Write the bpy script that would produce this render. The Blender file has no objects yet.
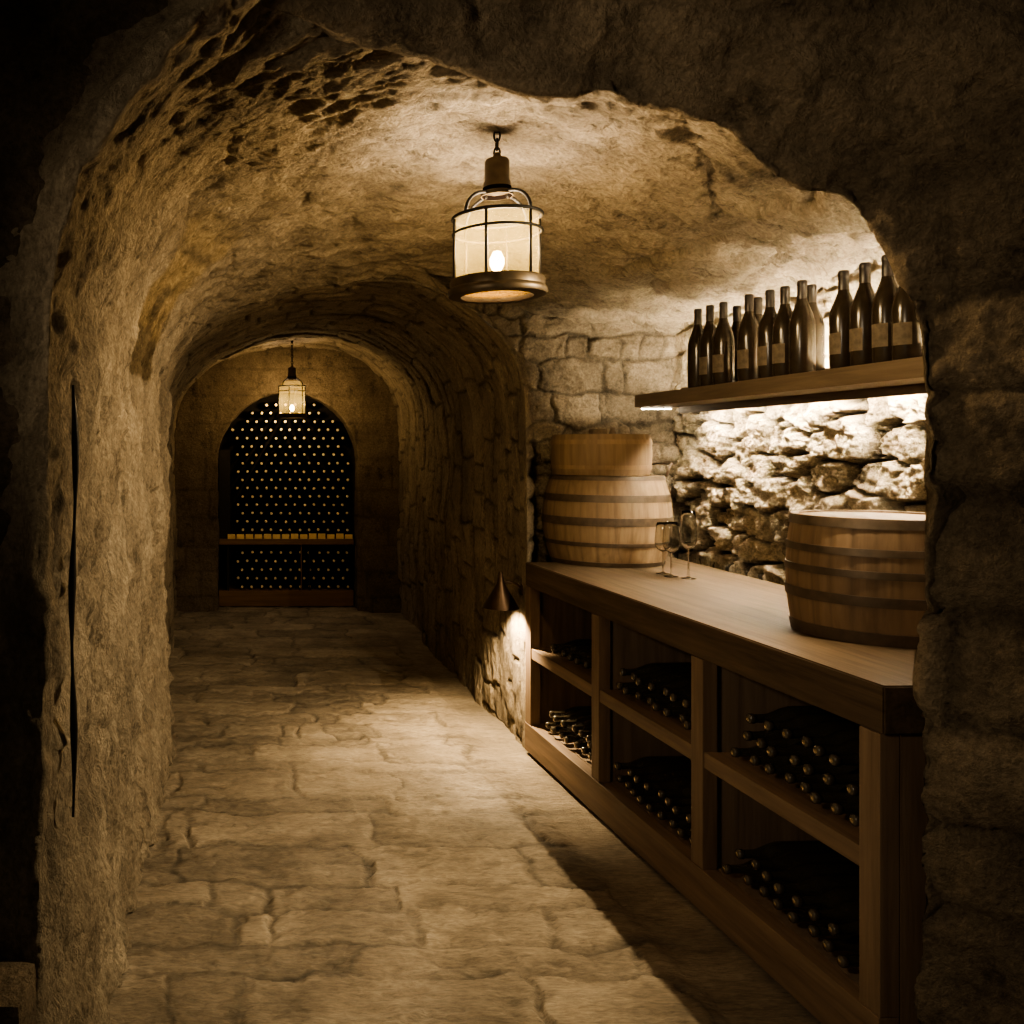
import bpy, bmesh, math, random
import numpy as np
from mathutils import Vector, Matrix

random.seed(7)
S = bpy.context.scene
C = S.collection
PI = math.pi
EYE = 1.52
ORD = ['zeroth', 'first', 'second', 'third', 'fourth', 'fifth', 'sixth', 'seventh', 'eighth', 'ninth', 'tenth', 'eleventh',
       'twelfth', 'thirteenth', 'fourteenth', 'fifteenth', 'sixteenth', 'seventeenth', 'eighteenth', 'nineteenth', 'twentieth']


def at(px, py, Y):
    return ((px - 230) * Y / 900.0, EYE - (py - 450) * Y / 900.0)


# ------------------------------------------------------------------ noise
def _hash(i, j, k, seed):
    h = (i.astype(np.uint32) * np.uint32(374761393) + j.astype(np.uint32) * np.uint32(668265263)
         + k.astype(np.uint32) * np.uint32(2246822519) + np.uint32((seed * 3266489917) & 0xffffffff))
    h = (h ^ (h >> np.uint32(13))) * np.uint32(1274126177)
    h = (h ^ (h >> np.uint32(15))) * np.uint32(2654435761)
    return h ^ (h >> np.uint32(16))


def gnoise(x, y, z, seed=0):
    xi, yi, zi = np.floor(x), np.floor(y), np.floor(z)
    fx, fy, fz = x - xi, y - yi, z - zi
    xi, yi, zi = xi.astype(np.int64), yi.astype(np.int64), zi.astype(np.int64)
    u = fx * fx * fx * (fx * (fx * 6 - 15) + 10)
    v = fy * fy * fy * (fy * (fy * 6 - 15) + 10)
    w = fz * fz * fz * (fz * (fz * 6 - 15) + 10)
    out = 0.0
    for a in (0, 1):
        for b in (0, 1):
            for c in (0, 1):
                h = _hash(xi + a, yi + b, zi + c, seed)
                gx = (h & np.uint32(1023)) / 511.5 - 1
                gy = ((h >> np.uint32(10)) & np.uint32(1023)) / 511.5 - 1
                gz = ((h >> np.uint32(20)) & np.uint32(1023)) / 511.5 - 1
                d = gx * (fx - a) + gy * (fy - b) + gz * (fz - c)
                out = out + d * (u if a else 1 - u) * (v if b else 1 - v) * (w if c else 1 - w)
    return out * 1.3


def fbm(x, y, z, oct=5, seed=0, gain=0.5):
    s, a = 0.0, 1.0
    for o in range(oct):
        s = s + a * gnoise(x, y, z, seed + o)
        a *= gain
        x, y, z = x * 2.03 + 3.1, y * 2.03 + 1.7, z * 2.03 + 5.3
    return s


def ridged(x, y, z, oct=4, seed=0):
    s, a = 0.0, 1.0
    for o in range(oct):
        s = s + a * (1 - 2.2 * np.abs(gnoise(x, y, z, seed + o)))
        a *= 0.5
        x, y, z = x * 2.1 + 1.1, y * 2.1 + 7.7, z * 2.1 + 2.3
    return s / 1.9


def sstep(a, b, x):
    t = np.clip((x - a) / (b - a), 0, 1)
    return t * t * (3 - 2 * t)


def voronoi2(x, y, seed=0):
    xi, yi = np.floor(x).astype(np.int64), np.floor(y).astype(np.int64)
    f1 = np.full(x.shape, 9.0); f2 = np.full(x.shape, 9.0); cid = np.zeros(x.shape)
    for a in (-1, 0, 1):
        for b in (-1, 0, 1):
            h = _hash(xi + a, yi + b, xi * 0, seed)
            px = xi + a + 0.12 + 0.76 * (h & np.uint32(0xffff)) / 65535.0
            py = yi + b + 0.12 + 0.76 * ((h >> np.uint32(16)) & np.uint32(0xffff)) / 65535.0
            d = np.hypot(px - x, py - y)
            near = d < f1
            f2 = np.where(near, f1, np.minimum(f2, d))
            cid = np.where(near, ((h >> np.uint32(7)) & np.uint32(1023)) / 1023.0, cid)
            f1 = np.where(near, d, f1)
    return f1, f2, cid


def masonry(u, v, rh, bw, seed=0, vary=0.35):
    """courses along v, blocks along u: distance to the nearest joint and a random number per block"""
    rng = np.random.RandomState(seed)
    v0, v1 = v.min() - rh, v.max() + rh
    edges = [v0]
    while edges[-1] < v1:
        edges.append(edges[-1] + rh * (1 + vary * (rng.rand() * 2 - 1)))
    edges = np.array(edges)
    row = np.clip(np.searchsorted(edges, v) - 1, 0, len(edges) - 2)
    d = np.minimum(v - edges[row], edges[row + 1] - v)
    cid = np.zeros(u.shape)
    u0, u1 = u.min() - bw, u.max() + bw
    for r in range(len(edges) - 1):
        e = [u0 - rng.rand() * bw]
        while e[-1] < u1:
            e.append(e[-1] + bw * (1 + 1.1 * vary * (rng.rand() * 2 - 1) * 1.4))
        e = np.array(e)
        rnd = rng.rand(len(e) + 1)
        m = row == r
        if not m.any():
            continue
        c = np.clip(np.searchsorted(e, u[m]) - 1, 0, len(e) - 2)
        d[m] = np.minimum(d[m], np.minimum(u[m] - e[c], e[c + 1] - u[m]))
        cid[m] = rnd[c]
    return d, cid


# ------------------------------------------------------------------ materials
def new_mat(name):
    m = bpy.data.materials.new(name)
    m.use_nodes = True
    nt = m.node_tree
    for n in list(nt.nodes):
        nt.nodes.remove(n)
    out = nt.nodes.new('ShaderNodeOutputMaterial')
    return m, nt, out


def N(nt, kind, **kw):
    n = nt.nodes.new(kind)
    for k, v in kw.items():
        if k.startswith('i_'):
            n.inputs[k[2:].replace('_', ' ')].default_value = v
        else:
            setattr(n, k, v)
    return n


def ramp(nt, stops):
    r = nt.nodes.new('ShaderNodeValToRGB')
    els = r.color_ramp.elements
    while len(els) < len(stops):
        els.new(0.5)
    for e, (p, c) in zip(els, stops):
        e.position = p
        e.color = (*c, 1) if len(c) == 3 else c
    return r


def stone_mat(name, dark, mid, light, scale=2.5, rough=0.9, bump=0.35, fine=55.0, spec=0.25, stretch=(1, 1, 1), rough_var=0.0, streak=(1, 1, 1), pit=0.38, grit=.32):
    m, nt, out = new_mat(name)
    L = nt.links.new
    geo = N(nt, 'ShaderNodeNewGeometry')
    mp = N(nt, 'ShaderNodeMapping'); mp.inputs['Scale'].default_value = stretch
    L(geo.outputs['Position'], mp.inputs['Vector'])
    n1 = N(nt, 'ShaderNodeTexNoise', i_Scale=scale, i_Detail=9.0, i_Roughness=0.65)
    L(mp.outputs[0], n1.inputs['Vector'])
    r = ramp(nt, [(0.3, dark), (0.5, mid), (0.72, light)])
    L(n1.outputs['Fac'], r.inputs[0])
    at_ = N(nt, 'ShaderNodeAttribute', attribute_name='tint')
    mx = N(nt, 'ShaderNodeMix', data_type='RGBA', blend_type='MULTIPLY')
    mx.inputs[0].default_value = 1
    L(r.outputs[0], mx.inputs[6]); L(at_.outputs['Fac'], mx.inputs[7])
    n2 = N(nt, 'ShaderNodeTexNoise', i_Scale=fine * 1.5, i_Detail=5.0, i_Roughness=0.7)
    mp2 = N(nt, 'ShaderNodeMapping'); mp2.inputs['Scale'].default_value = streak
    L(mp.outputs[0], mp2.inputs['Vector']); L(mp2.outputs[0], n2.inputs['Vector'])
    n3 = N(nt, 'ShaderNodeTexNoise', i_Scale=fine * 0.28, i_Detail=5.0, i_Roughness=0.6)
    L(mp.outputs[0], n3.inputs['Vector'])
    n4 = N(nt, 'ShaderNodeTexNoise', i_Scale=fine * 0.18, i_Detail=9.0, i_Roughness=0.78, i_Distortion=0.0)
    mp4 = N(nt, 'ShaderNodeMapping'); mp4.inputs['Scale'].default_value = streak
    L(geo.outputs['Position'], mp4.inputs['Vector']); L(mp4.outputs[0], n4.inputs['Vector'])
    pr = N(nt, 'ShaderNodeMapRange'); pr.inputs['From Min'].default_value = 0.33; pr.inputs['From Max'].default_value = 0.47
    pr.inputs['To Min'].default_value = pit; pr.inputs['To Max'].default_value = 1.0
    L(n4.outputs['Fac'], pr.inputs['Value'])
    mx2 = N(nt, 'ShaderNodeMix', data_type='RGBA', blend_type='MULTIPLY'); mx2.inputs[0].default_value = 1
    L(mx.outputs[2], mx2.inputs[6]); L(pr.outputs[0], mx2.inputs[7])
    mf = N(nt, 'ShaderNodeMapRange'); mf.inputs['From Min'].default_value = 0.34; mf.inputs['From Max'].default_value = 0.66
    mf.inputs['To Min'].default_value = 1 - grit; mf.inputs['To Max'].default_value = 1 + grit * .8
    L(n2.outputs['Fac'], mf.inputs['Value'])
    mx3 = N(nt, 'ShaderNodeMix', data_type='RGBA', blend_type='MULTIPLY'); mx3.inputs[0].default_value = 1
    L(mx2.outputs[2], mx3.inputs[6]); L(mf.outputs[0], mx3.inputs[7])
    mx = mx3
    ad0 = N(nt, 'ShaderNodeMath', operation='MULTIPLY_ADD'); ad0.inputs[1].default_value = 0.35
    L(n2.outputs['Fac'], ad0.inputs[0]); L(n3.outputs['Fac'], ad0.inputs[2])
    ad = N(nt, 'ShaderNodeMath', operation='MULTIPLY_ADD'); ad.inputs[1].default_value = 1.6
    L(n4.outputs['Fac'], ad.inputs[0]); L(ad0.outputs[0], ad.inputs[2])
    b = N(nt, 'ShaderNodeBump', i_Strength=min(1.0, bump * 1.2), i_Distance=0.05)
    L(ad.outputs[0], b.inputs['Height'])
    p = N(nt, 'ShaderNodeBsdfPrincipled', i_Roughness=rough)
    p.inputs['Specular IOR Level'].default_value = spec
    if rough_var:
        mr = N(nt, 'ShaderNodeMapRange'); mr.inputs['To Min'].default_value = rough - rough_var; mr.inputs['To Max'].default_value = rough + rough_var
        L(n3.outputs['Fac'], mr.inputs['Value']); L(mr.outputs[0], p.inputs['Roughness'])
    L(mx.outputs[2], p.inputs['Base Color']); L(b.outputs[0], p.inputs['Normal'])
    L(p.outputs[0], out.inputs[0])
    return m


def wood_mat(name, dark, light, axis=1, scale=1.0, rough=0.55, tint=False, bump=0.12, spec=0.35):
    m, nt, out = new_mat(name)
    L = nt.links.new
    tc = N(nt, 'ShaderNodeTexCoord')
    mp = N(nt, 'ShaderNodeMapping')
    s = [26.0 * scale] * 3
    s[axis] = 1.6 * scale
    mp.inputs['Scale'].default_value = s
    L(tc.outputs['Object'], mp.inputs['Vector'])
    n1 = N(nt, 'ShaderNodeTexNoise', i_Scale=1.0, i_Detail=7.0, i_Roughness=0.62, i_Distortion=0.6)
    L(mp.outputs[0], n1.inputs['Vector'])
    n2 = N(nt, 'ShaderNodeTexNoise', i_Scale=3.5, i_Detail=4.0, i_Roughness=0.6)
    L(mp.outputs[0], n2.inputs['Vector'])
    ad = N(nt, 'ShaderNodeMath', operation='MULTIPLY_ADD'); ad.inputs[1].default_value = 0.4
    L(n2.outputs['Fac'], ad.inputs[0]); L(n1.outputs['Fac'], ad.inputs[2])
    mid = tuple((a + b) / 2 for a, b in zip(dark, light))
    r = ramp(nt, [(0.42, dark), (0.66, mid), (0.92, light)])
    L(ad.outputs[0], r.inputs[0])
    col = r.outputs[0]
    if tint:
        at_ = N(nt, 'ShaderNodeAttribute', attribute_name='tint')
        mx = N(nt, 'ShaderNodeMix', data_type='RGBA', blend_type='MULTIPLY'); mx.inputs[0].default_value = 1
        L(col, mx.inputs[6]); L(at_.outputs['Fac'], mx.inputs[7]); col = mx.outputs[2]
    b = N(nt, 'ShaderNodeBump', i_Strength=bump, i_Distance=0.01); L(ad.outputs[0], b.inputs['Height'])
    p = N(nt, 'ShaderNodeBsdfPrincipled', i_Roughness=rough); p.inputs['Specular IOR Level'].default_value = spec
    L(col, p.inputs['Base Color']); L(b.outputs[0], p.inputs['Normal']); L(p.outputs[0], out.inputs[0])
    return m


def simple_mat(name, col, rough=0.5, metal=0.0, noise=0.25, scale=30.0, spec=0.5, coat=0.0):
    m, nt, out = new_mat(name)
    L = nt.links.new
    tc = N(nt, 'ShaderNodeTexCoord')
    n = N(nt, 'ShaderNodeTexNoise', i_Scale=scale, i_Detail=5.0)
    L(tc.outputs['Object'], n.inputs['Vector'])
    r = ramp(nt, [(0.3, tuple(c * (1 - noise) for c in col)), (0.7, tuple(min(1, c * (1 + noise)) for c in col))])
    L(n.outputs['Fac'], r.inputs[0])
    p = N(nt, 'ShaderNodeBsdfPrincipled', i_Roughness=rough, i_Metallic=metal)
    p.inputs['Specular IOR Level'].default_value = spec
    p.inputs['Coat Weight'].default_value = coat
    L(r.outputs[0], p.inputs['Base Color']); L(p.outputs[0], out.inputs[0])
    return m


def emit_mat(name, col, strength):
    m, nt, out = new_mat(name)
    e = N(nt, 'ShaderNodeEmission', i_Color=(*col, 1), i_Strength=strength)
    nt.links.new(e.outputs[0], out.inputs[0])
    return m


M = {}
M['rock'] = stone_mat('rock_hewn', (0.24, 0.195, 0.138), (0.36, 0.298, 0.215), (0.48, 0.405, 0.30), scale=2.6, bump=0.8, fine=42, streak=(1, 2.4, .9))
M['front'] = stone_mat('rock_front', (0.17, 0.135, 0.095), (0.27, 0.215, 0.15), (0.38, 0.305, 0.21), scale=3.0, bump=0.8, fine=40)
M['tunnel'] = stone_mat('rock_tunnel', (0.25, 0.20, 0.14), (0.37, 0.30, 0.21), (0.48, 0.395, 0.285), scale=3.0, bump=0.8, fine=44, streak=(1.4, 1.6, .8))
M['masonry'] = stone_mat('masonry_pale', (0.20, 0.165, 0.118), (0.29, 0.24, 0.172), (0.38, 0.32, 0.235), scale=5.0, bump=0.7, fine=55)
M['rubble'] = stone_mat('rubble_pale', (0.26, 0.2, 0.13), (0.47, 0.39, 0.27), (0.62, 0.54, 0.41), scale=7.0, bump=1.0, fine=60, pit=.3)
M['floor'] = stone_mat('flagstone', (0.20, 0.162, 0.115), (0.31, 0.255, 0.184), (0.43, 0.36, 0.267), scale=3.5, rough=0.6, bump=0.55, fine=50,
                       spec=0.4, stretch=(0.6, 1, 1), rough_var=0.12, streak=(.6, 1.8, 1), pit=.6)
M['end'] = stone_mat('plaster_end', (0.11, 0.083, 0.056), (0.155, 0.12, 0.08), (0.20, 0.155, 0.105), scale=4.0, bump=0.4, fine=50)
M['wood'] = wood_mat('cabinet_oak', (0.090, 0.060, 0.037), (0.215, 0.149, 0.096), axis=1)
M['woodz'] = wood_mat('cabinet_oak_upright', (0.090, 0.060, 0.037), (0.215, 0.149, 0.096), axis=2)
M['wooddark'] = wood_mat('cabinet_inside', (0.11, 0.078, 0.050), (0.21, 0.150, 0.10), axis=2, rough=0.8)
M['woodtop'] = wood_mat('worktop_oak', (0.026, 0.0175, 0.0105), (0.105, 0.073, 0.045), axis=1, rough=0.6, bump=.25, spec=.2)
M['shelfwood'] = wood_mat('shelf_oak', (0.07, 0.052, 0.036), (0.15, 0.113, 0.08), axis=1)
M['stave'] = wood_mat('barrel_stave', (0.095, 0.060, 0.034), (0.19, 0.128, 0.077), axis=2, tint=True, rough=0.6, scale=0.8)
M['stavepale'] = wood_mat('barrel_stave_pale', (0.12, 0.080, 0.045), (0.245, 0.172, 0.102), axis=2, tint=True, rough=0.6, scale=0.8)
M['hoop'] = simple_mat('hoop_iron', (0.075, 0.054, 0.036), rough=0.5, metal=0.3)
M['iron'] = simple_mat('lantern_iron', (0.010, 0.008, 0.006), rough=0.6, metal=0.0, spec=.3)
M['bronze'] = simple_mat('lantern_base_bronze', (0.07, 0.05, 0.028), rough=0.45, metal=0.6)
M['bottle'] = simple_mat('bottle_glass', (0.010, 0.010, 0.007), rough=0.12, spec=0.6, noise=0.1)
M['bottlelay'] = simple_mat('bottle_glass_lying', (0.032, 0.027, 0.018), rough=0.2, spec=0.7, noise=0.2, coat=.4)
M['bottlebrown'] = simple_mat('bottle_glass_brown', (0.024, 0.018, 0.012), rough=0.22, spec=0.4, noise=0.2)
M['foil'] = simple_mat('bottle_foil', (0.018, 0.014, 0.011), rough=0.35, spec=0.5, noise=0.2)
M['label'] = simple_mat('bottle_label', (0.11, 0.088, 0.062), rough=0.8, noise=0.3, scale=60)
M['capend'] = simple_mat('bottle_cap', (0.95, 0.78, 0.5), rough=0.35, noise=0.1, metal=0.5)
M['neckglass'] = simple_mat('bottle_glass_neck', (0.055, 0.046, 0.034), rough=0.22, spec=0.8, noise=0.1)
M['neckend'] = simple_mat('bottle_neck_end', (0.5, 0.42, 0.30), rough=0.22, metal=1.0, noise=0.1)
M['black'] = simple_mat('rack_dark', (0.012, 0.009, 0.006), rough=0.8)
M['rackwood'] = wood_mat('rack_wood', (0.10, 0.055, 0.025), (0.22, 0.125, 0.06), axis=0)
M['card'] = simple_mat('card_paper', (0.95, 0.66, 0.30), rough=0.8, noise=0.15)
M['cable'] = simple_mat('cable_rubber', (0.006, 0.005, 0.004), rough=0.4)
M['capshade'] = simple_mat('cap_shade_lining', (0.006, 0.004, 0.003), rough=1.0, spec=0.0)  # shade inside the lantern cap, put into the colour of its lining
M['sconce'] = simple_mat('sconce_bronze', (0.05, 0.03, 0.018), rough=0.4, metal=0.7)
WARM = (1.0, 0.77, 0.50)
LEDC = (1.0, 0.82, 0.56)
M['led'] = emit_mat('led_diffuser', LEDC, 560)
M['ledup'] = emit_mat('led_diffuser_up', LEDC, 950)
M['ledbar'] = emit_mat('led_bar_diffuser', LEDC, 40)
M['bulb'] = emit_mat('bulb_glow', (1.0, 0.74, 0.42), 30)


def frosted_mat(name, fac, tcol, lcol):
    m, nt, out = new_mat(name)
    L = nt.links.new
    n = N(nt, 'ShaderNodeTexNoise', i_Scale=9.0, i_Detail=4.0)
    mr = N(nt, 'ShaderNodeMapRange'); mr.inputs['To Min'].default_value = fac * .6; mr.inputs['To Max'].default_value = fac * 1.4
    L(n.outputs['Fac'], mr.inputs['Value'])
    tr = N(nt, 'ShaderNodeBsdfTransparent', i_Color=(*tcol, 1))
    tl = N(nt, 'ShaderNodeBsdfTranslucent', i_Color=(*lcol, 1))
    mx = N(nt, 'ShaderNodeMixShader')
    L(mr.outputs[0], mx.inputs[0])
    L(tr.outputs[0], mx.inputs[1]); L(tl.outputs[0], mx.inputs[2])
    L(mx.outputs[0], out.inputs[0])
    return m


M['frostbase'] = frosted_mat('amber_base_glass', .5, (.5, .37, .18), (.17, .125, .045))
M['frost'] = frosted_mat('amber_frosted_glass', .034, (1.0, 0.90, 0.68), (1.0, 0.78, 0.27))


def glass_mat():
    m, nt, out = new_mat('clear_glass')
    n = N(nt, 'ShaderNodeTexNoise', i_Scale=8.0)
    mr = N(nt, 'ShaderNodeMapRange'); mr.inputs['To Min'].default_value = .0; mr.inputs['To Max'].default_value = .04
    p = N(nt, 'ShaderNodeBsdfPrincipled', i_IOR=1.45)
    p.inputs['Base Color'].default_value = (.97, .97, .95, 1)
    p.inputs['Transmission Weight'].default_value = 1.0
    nt.links.new(n.outputs['Fac'], mr.inputs['Value']); nt.links.new(mr.outputs[0], p.inputs['Roughness'])
    nt.links.new(p.outputs[0], out.inputs[0])
    return m


M['glass'] = glass_mat()


# ------------------------------------------------------------------ mesh helpers
def tag(o, label=None, cat=None, group=None, kind=None):
    if label: o['label'] = label
    if cat: o['category'] = cat
    if group: o['group'] = group
    if kind: o['kind'] = kind
    return o


def empty(name, loc=(0, 0, 0), rz=0.0, label=None, cat=None, group=None):
    o = bpy.data.objects.new(name, None)
    C.objects.link(o)
    o.location = loc
    o.rotation_euler = (0, 0, rz)
    o.empty_display_size = 0.05
    return tag(o, label, cat, group)


def link(name, me, mats, parent=None):
    o = bpy.data.objects.new(name, me)
    C.objects.link(o)
    for m in (mats if isinstance(mats, (list, tuple)) else [mats]):
        if m and m.name not in [x.name for x in me.materials if x]:
            me.materials.append(m)
    if parent:
        o.parent = parent
    return o


def grid_mesh(name, P, tint, mat, flip=False, smooth=True):
    nu, nv = P.shape[:2]
    me = bpy.data.meshes.new(name)
    me.vertices.add(nu * nv)
    me.vertices.foreach_set('co', P.reshape(-1).astype(np.float32))
    idx = np.arange(nu * nv).reshape(nu, nv)
    q = np.stack([idx[:-1, :-1], idx[1:, :-1], idx[1:, 1:], idx[:-1, 1:]], -1).reshape(-1, 4)
    if flip:
        q = q[:, ::-1]
    nf = len(q)
    me.loops.add(nf * 4)
    me.loops.foreach_set('vertex_index', q.reshape(-1).astype(np.int32))
    me.polygons.add(nf)
    me.polygons.foreach_set('loop_start', np.arange(0, nf * 4, 4, dtype=np.int32))
    me.polygons.foreach_set('use_smooth', np.full(nf, smooth))
    a = me.attributes.new('tint', 'FLOAT', 'POINT')
    a.data.foreach_set('value', tint.reshape(-1).astype(np.float32))
    me.update(calc_edges=True)
    me.validate()
    o = bpy.data.objects.new(name, me)
    C.objects.link(o)
    me.materials.append(mat)
    o['kind'] = 'structure'
    return o


def catmull(pts, counts):
    pts = np.array(pts, float)
    n = len(pts)
    out = []
    for i in range(n - 1):
        p0 = pts[max(i - 1, 0)]; p1 = pts[i]; p2 = pts[i + 1]; p3 = pts[min(i + 2, n - 1)]
        k = counts[i]
        t = (np.arange(k) / k)[:, None]
        out.append(0.5 * (2 * p1 + (p2 - p0) * t + (2 * p0 - 5 * p1 + 4 * p2 - p3) * t ** 2 + (3 * p1 - p0 - 3 * p2 + p3) * t ** 3))
    out.append(pts[-1:])
    return np.concatenate(out)


def counts_for(ring, step):
    r = np.array(ring, float)
    return [max(2, int(round(np.linalg.norm(r[i + 1] - r[i]) / step))) for i in range(len(r) - 1)]


def loft(rings, step_u, step_v, ref=None):
    """rings: lists of 3-D control points, same number each -> P, U, V"""
    cs = counts_for(rings[ref if ref is not None else 0], step_u)
    R = [catmull(r, cs) for r in rings]
    cols = []
    for i in range(len(R) - 1):
        k = max(1, int(round(np.median(np.linalg.norm(R[i + 1] - R[i], axis=1)) / step_v)))
        for j in range(k):
            t = j / k
            cols.append(R[i] * (1 - t) + R[i + 1] * t)
    cols.append(R[-1])
    P = np.stack(cols, 1)
    du = np.linalg.norm(np.diff(P, axis=0), axis=2)
    U = np.concatenate([np.zeros((1, P.shape[1])), np.cumsum(du, 0)], 0)
    dv = np.linalg.norm(np.diff(P, axis=1), axis=2)
    V = np.concatenate([np.zeros((P.shape[0], 1)), np.cumsum(dv, 1)], 1)
    return P, U, V, np.cumsum([0] + cs)


def normals(P, toward):
    gu = np.gradient(P, axis=0); gv = np.gradient(P, axis=1)
    n = np.cross(gu, gv)
    n /= np.maximum(np.linalg.norm(n, axis=2, keepdims=True), 1e-9)
    s = np.sign(np.sum((np.array(toward) - P) * n, axis=2, keepdims=True))
    # one orientation for the whole sheet
    return n * (1 if np.median(s) > 0 else -1)


def displaced(P, d, toward):
    return P + normals(P, toward) * d[..., None]


class MB:
    def __init__(self):
        self.bm = bmesh.new()
        self.mi = 0

    def box(self, x0, x1, y0, y1, z0, z1, bev=0.0, rot=None, piv=None):
        r = bmesh.ops.create_cube(self.bm, size=1.0)
        vs = r['verts']
        for v in vs:
            v.co = Vector(((x0 + x1) / 2 + v.co.x * (x1 - x0), (y0 + y1) / 2 + v.co.y * (y1 - y0), (z0 + z1) / 2 + v.co.z * (z1 - z0)))
        fs = set(f for v in vs for f in v.link_faces)
        for f in fs: f.material_index = self.mi
        if bev:
            es = set(e for v in vs for e in v.link_edges)
            r2 = bmesh.ops.bevel(self.bm, geom=list(es), offset=bev, segments=2, profile=0.7, affect='EDGES')
            for f in r2['faces']: f.material_index = self.mi
        return self

    def tube(self, pts, rad, seg=10, close=False):
        pts = [Vector(p) for p in pts]
        n = len(pts)
        rads = rad if isinstance(rad, (list, tuple)) else [rad] * n
        rings = []
        prev = None
        for i, p in enumerate(pts):
            if close:
                t = pts[(i + 1) % n] - pts[i - 1]
            else:
                t = pts[min(i + 1, n - 1)] - pts[max(i - 1, 0)]
            t.normalize()
            if prev is None:
                a = Vector((0, 0, 1)) if abs(t.z) < 0.9 else Vector((1, 0, 0))
                x = t.cross(a).normalized()
            else:
                x = (prev - t * prev.dot(t)).normalized()
            prev = x
            y = t.cross(x)
            rings.append([self.bm.verts.new(p + (x * math.cos(2 * PI * k / seg) + y * math.sin(2 * PI * k / seg)) * rads[i]) for k in range(seg)])
        for i in range(n if close else n - 1):
            a, b = rings[i], rings[(i + 1) % n]
            for k in range(seg):
                f = self.bm.faces.new((a[k], a[(k + 1) % seg], b[(k + 1) % seg], b[k]))
                f.smooth = True; f.material_index = self.mi
        if not close:
            for r in (rings[0][::-1], rings[-1]):
                f = self.bm.faces.new(r); f.material_index = self.mi
        return self

    def ring(self, R, z, rad, n=40, seg=8, cx=0, cy=0):
        return self.tube([(cx + R * math.cos(2 * PI * k / n), cy + R * math.sin(2 * PI * k / n), z) for k in range(n)], rad, seg, close=True)

    def lathe(self, prof, seg=32, axis='z', mats=None, smooth=True, caps=True):
        rings = []
        def pt(r, h, a):
            c, s = r * math.cos(a), r * math.sin(a)
            if axis == 'z': return (c, s, h)
            if axis == 'x': return (h, c, s)
            return (c, h, s)
        for r, h in prof:
            if r < 1e-6:
                rings.append([self.bm.verts.new(pt(0, h, 0))])
            else:
                rings.append([self.bm.verts.new(pt(r, h, 2 * PI * k / seg)) for k in range(seg)])
        for i in range(len(rings) - 1):
            a, b = rings[i], rings[i + 1]
            mi = mats[i] if mats else self.mi
            for k in range(seg):
                k2 = (k + 1) % seg
                if len(a) == 1 and len(b) == 1: continue
                if len(a) == 1: vs = (a[0], b[k], b[k2])
                elif len(b) == 1: vs = (a[k], a[k2], b[0])
                else: vs = (a[k], a[k2], b[k2], b[k])
                f = self.bm.faces.new(vs); f.smooth = smooth; f.material_index = mi
        return self

    def build(self, name, mats, parent=None, sharp=None):
        bmesh.ops.recalc_face_normals(self.bm, faces=self.bm.faces[:])
        me = bpy.data.meshes.new(name)
        self.bm.to_mesh(me)
        self.bm.free()
        if sharp is not None:
            me.set_sharp_from_angle(angle=math.radians(sharp))
        return link(name, me, mats, parent)


# ================================================================== SETTING
# ---- vault of the room (left wall + ceiling), rings at several depths
def ring3(pts, Y):
    return [(x, Y, z) for x, z in pts]


V1 = [(-.355, 0), (-.385, .6), (-.40, 1.2), (-.40, 1.7), (-.38, 1.9), (-.30, 2.12), (-.13, 2.33), (.12, 2.45), (.45, 2.53), (.85, 2.55), (1.3, 2.49), (1.8, 2.36), (2.5, 2.23)]
V2 = [(-.335, 0), (-.365, .6), (-.38, 1.2), (-.38, 1.7), (-.36, 1.9), (-.28, 2.12), (-.12, 2.32), (.14, 2.45), (.45, 2.53), (.85, 2.555), (1.3, 2.49), (1.8, 2.36), (2.5, 2.21)]
V3 = [(-.315, 0), (-.34, .6), (-.345, 1.2), (-.345, 1.62), (-.32, 1.84), (-.235, 2.05), (-.05, 2.22), (.25, 2.34), (.56, 2.40), (.93, 2.42), (1.3, 2.39), (1.8, 2.30), (2.6, 2.19)]
V4 = [(-.55, 0), (-.55, .6), (-.55, 1.2), (-.55, 1.7), (-.5, 1.95), (-.38, 2.25), (-.1, 2.4), (.25, 2.5), (.56, 2.52), (.93, 2.50), (1.3, 2.41), (1.8, 2.29), (2.6, 2.18)]
V0 = [(-.40, 0), (-.40, .6), (-.388, 1.2), (-.38, 1.7), (-.37, 1.87), (-.315, 2.10), (-.17, 2.32), (.08, 2.56), (.45, 2.78), (.85, 2.85), (1.3, 2.75), (1.8, 2.5), (2.5, 2.3)]
VR = []
for x, z in V0:
    v = np.array([x - .6, max(0.0, z - 1.7)]); v = v / np.linalg.norm(v)
    VR.append((x + .25 * v[0], 1.935, z + .25 * v[1]))
P, U, V, cs = loft([VR, ring3(V0, 1.885), ring3(V1, 2.12), ring3(V2, 3.0), ring3(V3, 4.56), ring3(V4, 5.1)], 0.0065, 0.0065)
big = fbm(U * 1.3, V * 1.6, V * 0 + 2.2, 3, 11)
d = 0.030 * big + 0.042 * ridged(U * 2.4 + 0.3 * big, V * 8.0 + 0.8 * big, U * 0 + 1, 5, 23) + 0.022 * fbm(U * 6, V * 18, U * 0, 5, 31) - 0.025
w = fbm(U * 1.1, V * 1.1, U * 0, 3, 77)
f1, f2, cid = voronoi2(U * 3.2 + w, V * 4.2 + w * 1.2, 5)
ledge = sstep(0.0, 0.25, f2 - f1)
alc = sstep(2.1 + 1.9, 2.1 + 2.6, U)  # right half of the ceiling is broken rock
d = d - (1 - ledge) * 0.018 * (0.35 + 0.65 * alc) + (cid - 0.5) * 0.075 * (0.2 + 0.8 * alc) + alc * (0.03 * fbm(U * 4, V * 6, U * 0 + 3, 5, 33))
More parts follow.
